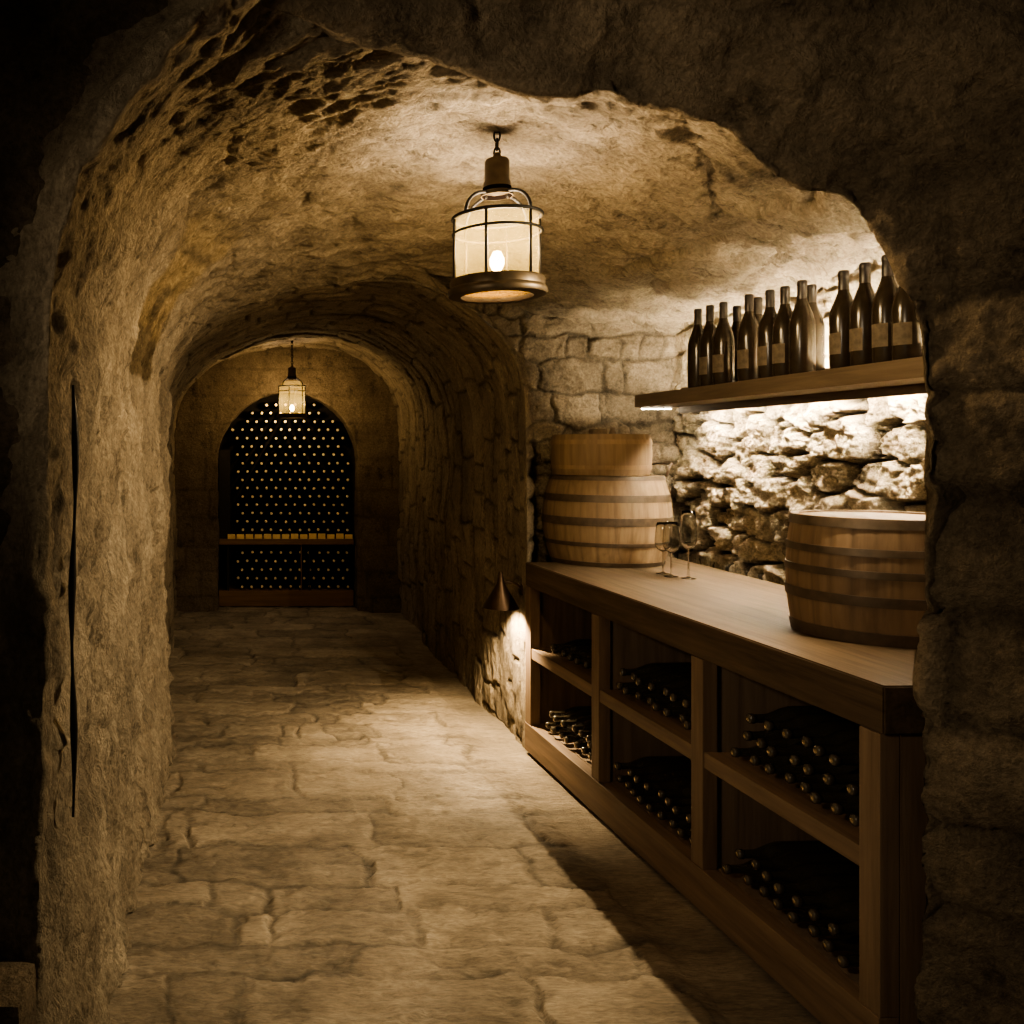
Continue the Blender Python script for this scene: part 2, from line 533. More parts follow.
sr = ridged(U * 4.5 + .8 * big, V * 17 + 2.0 * big, U * 0 + 5, 4, 123)
sr2 = ridged(U * 9 + .8 * big, V * 24 + 2.0 * big, U * 0 + 8, 4, 133)
d = d + (.011 + .014 * alc) * sr + (.007 + .006 * alc) * sr2
wallw = 1 - sstep(1.6, 2.3, U)
ch = ridged(U * 2.0 + .5 * big, V * 7.5 + 1.2 * big, U * 0 + 12, 4, 143)
d = d + wallw * (.024 * ch - .012)
V = V - .255
fade = sstep(0, .10, V)
retn = sstep(-.02, -.06, V)
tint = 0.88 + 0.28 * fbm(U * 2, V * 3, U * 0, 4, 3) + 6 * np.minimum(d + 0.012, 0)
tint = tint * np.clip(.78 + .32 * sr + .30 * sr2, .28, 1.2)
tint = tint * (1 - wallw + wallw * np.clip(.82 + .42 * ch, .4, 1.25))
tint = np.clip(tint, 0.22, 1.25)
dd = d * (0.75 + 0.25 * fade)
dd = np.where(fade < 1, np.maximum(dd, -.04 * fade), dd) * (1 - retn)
PD = None
PD = displaced(P, dd, (0.8, 3.3, 1.4))
k = cs[5]
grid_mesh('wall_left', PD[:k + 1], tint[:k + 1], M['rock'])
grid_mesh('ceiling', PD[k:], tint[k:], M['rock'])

# ---- the near arch: thick band of stone between the entrance and the room
def a3(px, py, Y):
    x, z = at(px, py, Y)
    return (x, Y, z)


Bring = [(-.355, 2.12, -.02), (-.385, 2.12, .6), (-.40, 2.12, 1.2), (-.40, 2.12, 1.7), (-.38, 2.12, 1.9), (-.30, 2.12, 2.12), (-.13, 2.12, 2.32),
         (.12, 2.14, 2.50), a3(430, 58, 2.15), a3(520, 90, 2.15), a3(610, 96, 2.15), a3(715, 124, 2.15), a3(765, 172, 2.15), a3(830, 196, 2.14), a3(880, 236, 2.14), a3(905, 290, 2.14),
         a3(918, 380, 2.13), a3(917, 480, 2.13), a3(919, 600, 2.13), a3(919, 700, 2.13), (1.635, 2.13, .6), (1.625, 2.13, .3), (1.625, 2.13, -.02)]
Fring = [(-.40, 1.9, -.02), (-.40, 1.9, .6), (-.385, 1.9, 1.2), (-.38, 1.9, 1.7), (-.372, 1.9, 1.87), (-.34, 1.9, 2.03), (-.26, 1.9, 2.20),
         (-.15, 1.9, 2.34), (0, 1.9, 2.495), (.3, 1.88, 2.74), (.7, 1.86, 2.80), (1.1, 1.85, 2.62), (1.35, 1.85, 2.52), (1.55, 1.84, 2.38), (1.70, 1.83, 2.2), (1.80, 1.82, 2.0),
         (1.85, 1.82, 1.68), (1.86, 1.82, 1.44), (1.87, 1.82, 1.18), (1.87, 1.82, .93), (1.87, 1.82, .6), (1.87, 1.82, .3), (1.87, 1.82, -.02)]
Gring = [(-2.2, 1.86, -.02), (-2.2, 1.86, .6), (-2.2, 1.86, 1.2), (-2.2, 1.86, 1.7), (-2.2, 1.86, 2.0), (-2.2, 1.86, 2.4), (-2.2, 1.86, 3.2),
         (-1.2, 1.86, 3.3), (-.4, 1.86, 3.3), (.3, 1.86, 3.3), (.9, 1.86, 3.3), (1.4, 1.86, 3.3), (1.9, 1.84, 3.3), (2.5, 1.82, 3.3), (3.2, 1.82, 3.3), (3.2, 1.82, 2.4),
         (3.2, 1.82, 1.68), (3.2, 1.82, 1.44), (3.2, 1.82, 1.18), (3.2, 1.82, .93), (3.2, 1.82, .6), (3.2, 1.82, .3), (3.2, 1.82, -.02)]
mid = [tuple(0.5 * (np.array(b) + np.array(f)) + np.array([0, 0, 0])) for b, f in zip(Bring, Fring)]
# behind the band on the right the wall runs back to the alcove
back = []
for i, b in enumerate(Bring):
    b = np.array(b)
    if i < 7:
        back.append(tuple(b + np.array([-0.03, .10, 0.0])))
    elif b[2] > 1.95:
        back.append((b[0] + 0.05, 2.2, b[2] + 0.42))
    else:
        back.append((b[0] + 0.8, 2.155, b[2]))
P, U, V, cs = loft([Gring, Fring, mid, Bring, back], 0.008, 0.008, ref=1)
ww = fbm(P[..., 0] * 3, P[..., 1] * 3, P[..., 2] * 3, 3, 5)
front_w = sstep(0.25, 0.0, np.abs(V - np.take_along_axis(V, np.full((V.shape[0], 1), V.shape[1] - 1), 1)) * 0)  # ones
# masonry coordinates: world Z up the piers, depth+X across
mu = P[..., 0] - P[..., 1]
dj, cid = masonry(mu + 0.03 * ww, P[..., 2] + 0.03 * ww, 0.31, 0.42, 9, 0.4)
pier = sstep(2.15, 1.85, P[..., 2])
jd = sstep(0.0, 0.05, dj)
rgh = fbm(P[..., 0] * 4, P[..., 1] * 4, P[..., 2] * 4, 5, 41)
leftside = sstep(.35, .0, P[..., 0])
arch_rough = ridged(U * 2.5, P[..., 1] * 9 + ww, U * 0, 4, 51)
d = 0.028 * rgh + pier * ((jd - 1) * 0.016 + (cid - 0.5) * 0.024) + (1 - pier) * (0.02 * arch_rough + 0.02 * ww)
d += 0.006 * fbm(P[..., 0] * 30, P[..., 1] * 30, P[..., 2] * 30, 3, 61)
d = d * sstep(0, 0.06, P[..., 2]) - 0.006
d = np.where(P[..., 1] > 2.125, np.minimum(d, 0.012), d)
inner_l = leftside * sstep(1.895, 1.93, P[..., 1])
d = d * (1 - inner_l) - 0.07 * inner_l
tint = np.clip(0.85 + 0.35 * rgh + pier * (0.3 * (cid - 0.5) + 0.25 * (jd - 1)), 0.3, 1.25)
PD = displaced(P, d, (0.8, -1.0, 1.4))
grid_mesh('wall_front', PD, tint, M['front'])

# ---- low stone ledge at the foot of the left front pier
mb = MB()
mb.box(-1.4, -.395, 1.70, 1.86, 0, .47, bev=.03)
led = mb.build('trim_1', M['front']); led['kind'] = 'structure'
a = led.data.attributes.new('tint', 'FLOAT', 'POINT')
for q in a.data: q.value = 0.9

# ---- tunnel
T1 = [(-.41, -.02), (-.41, .6), (-.41, 1.2), (-.405, 1.62), (-.37, 1.83), (-.26, 2.04), (-.05, 2.19), (.25, 2.315), (.56, 2.365), (.926, 2.365), (1.22, 2.235), (1.40, 2.055), (1.476, 1.88), (1.50, 1.67), (1.51, .8), (1.52, -.02)]
T2 = [(-.45, -.02), (-.455, .6), (-.455, 1.2), (-.45, 1.72), (-.40, 1.93), (-.24, 2.13), (-.04, 2.27), (.25, 2.37), (.55, 2.41), (.87, 2.395), (1.15, 2.30), (1.37, 2.13), (1.47, 1.95), (1.52, 1.7), (1.525, .8), (1.53, -.02)]
def grow(r, s):
    return [(0.55 + (x - 0.55) * s, z if z < 1.2 else 1.2 + (z - 1.2) * s) for x, z in r]
T3 = grow(T2, 1.07)
T0 = []
for i, (x, z) in enumerate(T1):
    k = 1.0 if i < 8 else max(0.0, (10 - i) / 2.0) if i < 10 else 0.0
    v = np.array([x - .55, max(0, z - 1.2)]); v = v / max(1e-6, np.linalg.norm(v))
    T0.append((x + v[0] * .09 * k, 4.565 - .2 * k, z + v[1] * .09 * k))
P, U, V, cs = loft([T0, ring3(T1, 4.63), ring3(T2, 7.2), ring3(T3, 7.3), ring3(T3, 8.65)], 0.010, 0.010)
ww = fbm(U * 2, V * 2, U * 0, 3, 15)
dj, cid = masonry(U + 0.05 * ww, V + 0.05 * ww, 0.17, 0.36, 19, 0.45)
jd = sstep(0, 0.02, dj)
d = 0.03 * fbm(U * 1.5, V * 1.8, U * 0, 3, 71) + 0.014 * (jd - 1) + 0.022 * (cid - 0.5) + 0.012 * ridged(U * 4, V * 12, U * 0, 4, 81) + 0.006 * fbm(U * 14, V * 30, U * 0, 3, 91)
d = d * (0.35 + 0.65 * sstep(0, .25, V)) - 0.008
tint = np.clip(0.88 + 0.2 * (cid - 0.5) + 0.4 * (jd - 1) + 0.3 * ww, 0.3, 1.2)
PD = displaced(P, d, (0.55, 6.0, 1.3))
k1, k2 = cs[4], cs[12]
grid_mesh('wall_left_tunnel', PD[:k1 + 1], tint[:k1 + 1], M['tunnel'])
grid_mesh('ceiling_tunnel', PD[k1:k2 + 1], tint[k1:k2 + 1], M['tunnel'])
grid_mesh('wall_right_tunnel', PD[k2:], tint[k2:], M['tunnel'])

# ---- masonry wall behind the far barrel, from the tunnel edge to the alcove corner
inner = [(x, 4.565, z) for x, z in T1[7:]]
outer = [(.25, 4.6, 2.60), (.56, 4.85, 2.62), (1.1, 4.97, 2.62), (1.75, 4.97, 2.60), (2.62, 4.97, 2.55), (2.62, 4.97, 2.1), (2.62, 4.97, 1.67), (2.62, 4.97, .8), (2.62, 4.97, -.02)]
cs_ = counts_for(outer, 0.009)
ci, co = catmull(inner, cs_), catmull(outer, cs_)
ns = 150
tt = (np.linspace(0, 1, ns) ** 1.25)[None, :, None]
P = ci[:, None] * (1 - tt) + co[:, None] * tt
dist = np.linalg.norm((P - ci[:, None])[..., [0, 2]], axis=2)
P[..., 1] = 4.565 + 0.40 * sstep(0.0, 0.17, dist)
ww = fbm(P[..., 0] * 5, P[..., 2] * 5, P[..., 0] * 0, 4, 25)
w3 = fbm(P[..., 0] * 5, P[..., 2] * 5, P[..., 0] * 0 + 7, 4, 26)
dj, cid = masonry(P[..., 0] + 0.04 * ww, P[..., 2] + 0.045 * w3, 0.13, 0.22, 33, 0.5)
jd = sstep(0, 0.018, dj)
d = 0.020 * (jd - 1) + 0.026 * (cid - 0.5) + 0.026 * fbm(P[..., 0] * 9, P[..., 2] * 9, P[..., 0] * 0, 5, 35)
rg = ridged(P[..., 0] * 16, P[..., 2] * 22, P[..., 0] * 0, 4, 37)
d = d + .009 * rg
d = d * sstep(0, .05, dist)
tint = np.clip(0.92 + 0.3 * (cid - 0.5) + 0.4 * (jd - 1) + 0.35 * ww, 0.35, 1.2)
PD = displaced(P, d, (1.9, 3.5, 1.6))
bounds = np.cumsum([0] + cs_)
ku = bounds[5]; kv = int(np.argmax(tt[0, :, 0] * 1.1 > .18))
grid_mesh('wall_back_upper', PD[:ku + 1], tint[:ku + 1], M['masonry'])
grid_mesh('trim_2', PD[ku:, :kv + 1], tint[ku:, :kv + 1], M['masonry'])
grid_mesh('wall_back', PD[ku:, kv:], tint[ku:, kv:], M['masonry'])

# ---- rubble wall of the alcove
ny, nz = 560, 330
yy = np.linspace(2.14, 5.02, ny)[:, None] + np.zeros((1, nz))
zz = np.zeros((ny, 1)) + np.linspace(-0.02, 2.42, nz)[None, :]
zz = np.zeros((ny, 1)) + np.concatenate([np.linspace(-0.02, 0.86, 40), np.linspace(0.866, 2.42, nz - 40)])[None, :]
xx = np.interp(yy, [2.0, 3.0, 3.6, 4.2, 5.02], [2.31, 2.325, 2.345, 2.38, 2.45])
P = np.stack([xx, yy, zz], -1)
w1 = fbm(yy * 5, zz * 5, yy * 0, 4, 45)
w2 = fbm(yy * 5, zz * 5, yy * 0 + 9, 4, 46)
f1, f2, cid = voronoi2(yy * 6.0 + 0.4 * w1, zz * 8.0 + 0.4 * w2, 12)
e = f2 - f1
st = sstep(0.03, 0.26, e)
p1, p2, pc = voronoi2(yy * 42 + 1.2 * w1, zz * 42 + 1.2 * w2, 31)
q1, q2, qc = voronoi2(yy * 85, zz * 85, 32)
pock = sstep(.45, .05, p1) * (pc > .35) * sstep(-.2, .25, w2 + w1 + .1)
low = 0.085 * (st - 1) + 0.060 * (cid - 0.5) + 0.034 * fbm(yy * 10, zz * 10, yy * 0, 5, 47) - 0.014 * pock - .006 * sstep(.5, .0, q1) + 0.016 * ridged(yy * 26, zz * 26, yy * 0, 3, 49)
dj, c2 = masonry(yy + 0.03 * w1, zz + 0.03 * w2, 0.17, 0.3, 44, 0.4)
hi = 0.014 * (sstep(0, .02, dj) - 1) + 0.015 * (c2 - 0.5) + 0.014 * fbm(yy * 10, zz * 10, yy * 0, 5, 48)
mixv = sstep(1.70, 1.78, zz)
d = low * (1 - mixv) + hi * mixv
d = d * sstep(0.95, 1.0, zz) - 0.012
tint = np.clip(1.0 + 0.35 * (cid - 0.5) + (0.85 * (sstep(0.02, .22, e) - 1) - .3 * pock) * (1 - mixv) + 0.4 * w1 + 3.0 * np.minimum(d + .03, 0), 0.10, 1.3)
PD = displaced(P, d, (1.0, 3.3, 1.5))
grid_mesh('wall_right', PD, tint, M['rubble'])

# ---- end wall with its arched opening
cx, R, zs = 0.548, 0.66, 1.40
inn, outr = [], []
inn.append((cx - R, 8.5, -.02)); outr.append((-.75, 8.5, -.02))
inn.append((cx - R, 8.5, .7)); outr.append((-.75, 8.5, .7))
for k in range(0, 13):
    a = PI - PI * k / 12
    inn.append((cx + R * math.cos(a), 8.5, zs + R * math.sin(a) * 1.0))
    t = k / 12
    if t < .25: outr.append((-.75, 8.5, zs + t / .25 * 1.3))
    elif t <= .75: outr.append((-.75 + (t - .25) / .5 * 2.6, 8.5, 2.7))
    else: outr.append((1.85, 8.5, 2.7 - (t - .75) / .25 * 1.3))
inn.append((cx + R, 8.5, .7)); outr.append((1.85, 8.5, .7))
inn.append((cx + R, 8.5, -.02)); outr.append((1.85, 8.5, -.02))
rev = [(x, 8.72, z) for x, _, z in inn]
P, U, V, cs = loft([outr, inn, rev], 0.016, 0.014, ref=1)
d = 0.012 * fbm(P[..., 0] * 4, P[..., 1] * 4, P[..., 2] * 4, 4, 55)
ww = fbm(P[..., 0] * 3, P[..., 2] * 3, P[..., 0] * 0, 3, 56)
dj, cid = masonry(P[..., 0] + P[..., 1] + .02 * ww, P[..., 2] + .02 * ww, .26, .4, 57, .3)
d += 0.006 * (sstep(0, .02, dj) - 1)
tint = np.clip(0.9 + 0.15 * (cid - .5) + .2 * ww + 0.25 * (sstep(0, .02, dj) - 1), .4, 1.2)
grid_mesh('wall_end', displaced(P, d, (0.55, 7.0, 1.2)), tint, M['end'])

# ---- flagstone floor
nx, ny = 520, 760
xs = np.linspace(-2.2, 3.2, 60)
xs = np.unique(np.concatenate([np.linspace(-2.2, -.62, 12), np.linspace(-.6, 1.75, 430), np.linspace(1.8, 3.2, 12)]))
ys = [0.0]
while ys[-1] < 9.6:
    ys.append(ys[-1] + (0.04 if ys[-1] < 2.0 else 0.0032 * max(1.6, ys[-1])))
ys = np.array(ys)
X, Y = np.meshgrid(xs, ys, indexing='ij')
w1 = fbm(X * 3.5, Y * 3.5, X * 0, 5, 105); w2 = fbm(X * 3.5, Y * 3.5, X * 0 + 4, 5, 106)
dj, cid = masonry(X + .08 * w1, Y + .06 * w2, 0.235, 0.45, 107, 0.55)
jd = sstep(0.0, 0.028 + 0.012 * w1, dj)
flat = sstep(1.28, 1.36, X)  # smooth kerb of worn stone at the cabinet foot
H = 0.012 * (jd - 1) * (.7 + w2) + 0.012 * (cid - 0.5) * jd + 0.010 * fbm(X * 5, Y * 7, X * 0, 4, 108) + 0.014 * ridged(X * 4, Y * 14 + w1, X * 0, 5, 109) + 0.005 * fbm(X * 18, Y * 44, X * 0, 3, 110)
H = H * (1 - 0.85 * flat) - 0.016 - 0.003 * flat
sr = ridged(X * 5 + w1, Y * 22 + 1.5 * w2, X * 0, 4, 139)
H = np.minimum(H + .006 * sr * (1 - flat), 0.0)
P = np.stack([X, Y, H], -1)
tint = np.clip(0.95 + 0.45 * (cid - 0.5) * (1 - flat) + 0.34 * (jd - 1) * (1 - flat) + 0.3 * w1 + 8 * np.minimum(H + .012, 0) * (1 - flat), 0.3, 1.25) * np.clip(.84 + .36 * sr, .42, 1.15)
grid_mesh('floor', P, tint, M['floor'])

# ================================================================== CABINET AND WORKTOP
N0 = Vector((1.578, 2.185)); F0 = Vector((1.502, 4.575))
LEN = (F0 - N0).length
rz = math.atan2(-(F0 - N0).x, (F0 - N0).y)
ROTC = Matrix.Rotation(rz, 4, 'Z')


def cab(x, y, z):
    v = ROTC @ Vector((x, y, z))
    return Vector((N0.x + v.x, N0.y + v.y, v.z))


cabinet = empty('wine_cabinet', (N0.x, N0.y, 0), rz, 'long low brown oak cabinet of open wine bins below the worktop', 'cabinet')
W = 0.07
DEP = 0.68
st = [(0.0, W)]
bay = (LEN - 4 * W) / 3
for i in range(3):
    y0 = (i + 1) * (bay + W)
    st.append((y0, y0 + W))
for i, (y0, y1) in enumerate(st):
    MB().box(0.0, 0.05, y0, y1, 0.14, 0.83, bev=.003).build('stile', M['woodz'], cabinet)
    if i in (0, 3):
        MB().box(0.052, DEP, y0 if i == 0 else y1 - .03, (y0 + .03) if i == 0 else y1, 0.0, 0.83).build('end_panel', M['woodz'], cabinet)
    else:
        MB().box(0.052, DEP, y0 + .02, y1 - .02, 0.14, 0.83).build('divider', M['wooddark'], cabinet)
MB().box(-.004, 0.05, 0.0, LEN, 0.0, 0.14, bev=.004).build('base_rail', M['wood'], cabinet)
MB().box(0.052, DEP, 0.031, LEN - .031, 0.11, 0.139).build('bottom_board', M['wooddark'], cabinet)
SH0, SH1 = 0.475, 0.527
for i in range(3):
    y0, y1 = st[i][1], st[i + 1][0]
    MB().box(0.004, DEP - .03, y0 + .001, y1 - .001, SH0, SH1, bev=.003).build('shelf', M['wood'], cabinet)
MB().box(DEP - .02, DEP, 0.031, LEN - .031, 0.14, 0.83).build('back_panel', M['wooddark'], cabinet)

# worktop: thick slab with a tongue running on to the masonry wall
bm = bmesh.new()
out2 = [(0, -.012), (0, LEN), (.215, LEN + .0), (.25, LEN + .32), (.86, LEN + .32), (.80, LEN * .6), (.735, -.012)]
vs = [bm.verts.new((x, y, 0.0)) for x, y in out2]
f = bm.faces.new(vs)
ex = bmesh.ops.extrude_face_region(bm, geom=[f])
for v in ex['geom']:
    if isinstance(v, bmesh.types.BMVert): v.co.z += 0.119
bmesh.ops.recalc_face_normals(bm, faces=bm.faces[:])
bmesh.ops.bevel(bm, geom=bm.edges[:], offset=.004, segments=2, affect='EDGES')
me = bpy.data.meshes.new('worktop'); bm.to_mesh(me); bm.free()
top = link('worktop', me, M['woodtop'])
top.location = (N0.x, N0.y, 0.831); top.rotation_euler = (0, 0, rz)
tag(top, 'thick oak worktop slab running along the alcove under the barrels and glasses', 'worktop')
TOPZ = 0.95

# ================================================================== BARRELS
def barrel_mesh(h, r_end, r_mid, staves, seed, mat, name, parent, rim=.018, lid_in=.03):
    rng = random.Random(seed)
    seg = staves * 6
    nz = 26
    bm = bmesh.new()
    lay = bm.verts.layers.float.new('tint')
    tv = [rng.uniform(.9, 1.1) for _ in range(staves)]
    rows = []
    for j in range(nz + 1):
        t = j / nz
        r = r_end + (r_mid - r_end) * (1 - (2 * t - 1) ** 2)
        row = []
        for k in range(seg):
            s = (k % 6)
            g = 0.0015 if s == 0 else 0.0
            a = 2 * PI * k / seg
            v = bm.verts.new(((r - g) * math.cos(a), (r - g) * math.sin(a), t * h))
            v[lay] = tv[k // 6] * (0.8 if s == 0 else 1.0)
            row.append(v)
        rows.append(row)
    # rim thickness, inner wall down to the head
    row = []
    for k in range(seg):
        a = 2 * PI * k / seg
        v = bm.verts.new(((r_end - rim) * math.cos(a), (r_end - rim) * math.sin(a), h)); v[lay] = 1.1; row.append(v)
    rows.append(row)
    row = []
    for k in range(seg):
        a = 2 * PI * k / seg
        v = bm.verts.new(((r_end - rim) * math.cos(a), (r_end - rim) * math.sin(a), h - lid_in - .01)); v[lay] = .6; row.append(v)
    rows.append(row)
    for a, b in zip(rows, rows[1:]):
        for k in range(seg):
            f = bm.faces.new((a[k], a[(k + 1) % seg], b[(k + 1) % seg], b[k])); f.smooth = True
    bm.faces.new(rows[0][::-1])
    bm.normal_update()
    me = bpy.data.meshes.new(name); bm.to_mesh(me); bm.free()
    me.set_sharp_from_angle(angle=math.radians(50))
    body = link(name, me, mat, parent)
    # head of boards
    mb = MB()
    n = 6
    R = r_end - rim - .001
    for i in range(n):
        x0 = -R + 2 * R * i / n; x1 = -R + 2 * R * (i + 1) / n - .002
        pts = []
        for q in range(7):
            x = x0 + (x1 - x0) * q / 6; pts.append((x, -math.sqrt(max(R * R - x * x, 1e-6))))
        for q in range(7):
            x = x1 - (x1 - x0) * q / 6; pts.append((x, math.sqrt(max(R * R - x * x, 1e-6))))
        lo = [mb.bm.verts.new((x, y, h - lid_in - .012)) for x, y in pts]
        hi = [mb.bm.verts.new((x, y, h - lid_in)) for x, y in pts]
        mb.bm.faces.new(hi); mb.bm.faces.new(lo[::-1])
        for q in range(len(pts)):
            mb.bm.faces.new((lo[q], lo[(q + 1) % len(pts)], hi[(q + 1) % len(pts)], hi[q]))
    bmesh.ops.remove_doubles(mb.bm, verts=mb.bm.verts[:], dist=1e-6)
    hd = mb.build('head', mat, parent)
    a = hd.data.attributes.new('tint', 'FLOAT', 'POINT')
    for q in a.data: q.value = 0.9
    def rad(z):
        t = z / h
        return r_end + (r_mid - r_end) * (1 - (2 * t - 1) ** 2)
    return rad


def hoop(parent, rad, z0, z1, mat, th=.004):
    n = 5
    prof = [(rad(z0) - .003, z0), (rad(z0) + th, z0)]
    prof += [(rad(z0 + (z1 - z0) * i / n) + th, z0 + (z1 - z0) * i / n) for i in range(1, n)]
    prof += [(rad(z1) + th, z1), (rad(z1) - .003, z1), (rad(z0) - .003, z0)]
    return MB().lathe(prof, 72).build('hoop', mat, parent, sharp=40)


# near barrel
bn = empty('wooden_barrel', (2.018, 2.80, TOPZ + .001), 0.2, 'squat brown oak barrel with five dark hoops, near end of the worktop', 'barrel')
rad = barrel_mesh(.368, .229, .247, 26, 3, M['stave'], 'staves', bn, lid_in=.006)
for z0, z1 in ((0.0, .036), (.112, .142), (.194, .216), (.258, .280), (.338, .367)):
    hoop(bn, rad, z0, z1, M['hoop'])
# far barrel with a smaller keg on it
bf = empty('wooden_barrel', (1.925, 4.61, TOPZ + .001), 0.0, 'large pale oak barrel at the far end of the worktop by the masonry wall', 'barrel')
rad = barrel_mesh(.440, .268, .308, 24, 5, M['stavepale'], 'staves', bf, lid_in=.002)
for z0, z1 in ((0.0, .022), (.098, .118), (.200, .240), (.315, .350), (.420, .441)):
    hoop(bf, rad, z0, z1, M['hoop'])
hb = MB().tube([(.262, -.10, .436), (.275, -.105, .49), (.300, -.08, .50), (.306, .0, .50), (.300, .08, .50), (.275, .105, .49), (.262, .10, .436)], .006)
hb.build('handle', M['hoop'], bf)
kg = empty('wooden_keg', (1.905, 4.63, TOPZ + .001 + .443), 0.3, 'small pale wooden keg standing on the large far barrel', 'keg')
rad = barrel_mesh(.205, .232, .242, 22, 8, M['stavepale'], 'staves', kg, lid_in=.008)
for z0, z1 in ((0.03, .05), (.155, .178)):
    hoop(kg, rad, z0, z1, M['stavepale'], th=.005)
for o in kg.children:
    if o.name.startswith('hoop'):
        a = o.data.attributes.new('tint', 'FLOAT', 'POINT')
        for q in a.data: q.value = 1.15
KT = TOPZ + .001 + .443 + .197
blk = MB().box(-.036, .036, -.03, .03, 0, .034, bev=.004).build('wooden_block', M['shelfwood'])
blk.location = (1.86, 4.55, KT + .001)
tag(blk, 'small wooden block lying on top of the pale keg', 'block')
ck = MB().lathe([(0, 0), (.017, 0), (.019, .012), (.012, .03), (.013, .04), (0, .043)], 16).build('cork_stopper', M['shelfwood'])
ck.location = (1.93, 4.54, KT + .001)
tag(ck, 'little stopper standing beside the wooden block on the keg', 'stopper')

# ================================================================== WINE GLASSES
def glass_obj(name, loc, h, label):
    root = empty(name, loc, 0, label, 'wine glass', 'wine glasses on the worktop')
    MB().lathe([(0, 0), (.030, 0), (.031, .0015), (.012, .005), (.004, .010), (0, .011)], 28).build('foot', M['glass'], root)
    MB().lathe([(.0035, .008), (.003, .05), (.003, h * .40), (.006, h * .44)], 12).build('stem', M['glass'], root)
    b = [(0, h * .43), (.012, h * .445), (.026, h * .49), (.034, h * .56), (.0355, h * .64), (.033, h * .78), (.029, h * .92), (.0265, h),
         (.0255, h), (.028, h * .92), (.032, h * .78), (.0345, h * .64), (.033, h * .565), (.025, h * .497), (.011, h * .455), (0, h * .445)]
    MB().lathe(b, 32).build('bowl', M['glass'], root)
    return root


glass_obj('wine_glass', (1.992, 4.14, TOPZ + .001), .235, 'clear wine glass standing nearest the far barrel, leftmost of three')
glass_obj('wine_glass', (1.985, 4.05, TOPZ + .001), .245, 'clear wine glass in the middle of the three on the worktop')
glass_obj('wine_glass', (2.030, 3.985, TOPZ + .001), .30, 'tall clear wine glass on the right of the three on the worktop')

# ================================================================== FLOATING SHELF
SX0 = 2.068
shb = MB().box(SX0, 2.335, 2.30, 4.60, 1.737, 1.800, bev=.004).build('wall_shelf', M['shelfwood'])
tag(shb, 'thick floating oak shelf on the rubble wall carrying wine bottles', 'shelf')
SHZ = 1.801
# led bars
def led_strip(label, boxes_h, boxes_d, mat):
    r = empty('shelf_led_strip', (2.28, 3.45, boxes_h[0][4]), 0, label, 'led light')
    for nm, bs, mt in (('housing', boxes_h, M['shelfwood']), ('diffuser', boxes_d, mat)):
        mb = MB()
        for b in bs:
            mb.box(b[0] - 2.28, b[1] - 2.28, b[2] - 3.45, b[3] - 3.45, b[4] - boxes_h[0][4], b[5] - boxes_h[0][4])
        mb.build(nm, mt, r)
    return r


led_strip('glowing led strip fixed under the bottle shelf near the rubble wall',
          [(2.253, 2.258, 2.35, 4.52, 1.703, 1.7368), (2.2585, 2.290, 2.35, 4.52, 1.7335, 1.7368)], [(2.262, 2.286, 2.36, 4.51, 1.722, 1.733)], M['led'])
led_strip('glowing led strip on the shelf behind the standing bottles',
          [(2.256, 2.262, 2.42, 4.50, SHZ, SHZ + .030)], [(2.2625, 2.272, 2.43, 4.49, SHZ, SHZ + .024)], M['ledup'])
led_strip('short bright led bar under the far end of the bottle shelf',
          [(2.085, 2.240, 4.555, 4.575, 1.731, 1.7368)], [(2.09, 2.235, 4.557, 4.573, 1.726, 1.7308)], M['ledbar'])

# ================================================================== BOTTLES
def bottle_profile(h, R):
    return [(0, .006), (R * .55, 0), (R * .93, 0), (R, .008), (R, h * .50), (R * .97, h * .555), (R * .82, h * .635), (R * .60, h * .71), (R * .42, h * .775),
            (R * .365, h * .82), (R * .35, h * .93)]


def shelf_bottle(h, R, label_h):
    root = empty('wine_bottle')
    gb = None
    prof = bottle_profile(h, R) + [(R * .35, h * .945), (0, h * .945)]
    gb = MB().lathe(prof, 28).build('glass_body', M['bottlebrown'], root, sharp=60)
    MB().lathe([(R * .395, h * .80), (R * .375, h * .94), (R * .40, h * .945), (R * .40, h * .985), (R * .34, h), (0, h)], 20).build('foil_capsule', M['foil'], root, sharp=50)
    if label_h:
        mb = MB()
        n = 18
        va = []
        for k in range(n + 1):
            a = PI * (.90 + .42 * k / n)
            va.append([mb.bm.verts.new(((R + .0008) * math.cos(a), (R + .0008) * math.sin(a), z)) for z in (h * .14, h * .14 + label_h)])
        for a, b in zip(va, va[1:]):
            f = mb.bm.faces.new((a[0], b[0], b[1], a[1])); f.smooth = True
        lb = mb.build('paper_label', M['label'], gb)
        lb['label'] = 'pale paper label'
    return root


def copy_tree(o, parent=None):
    c = o.copy()
    C.objects.link(c)
    c.parent = parent
    for ch in o.children:
        copy_tree(ch, c)
    return c


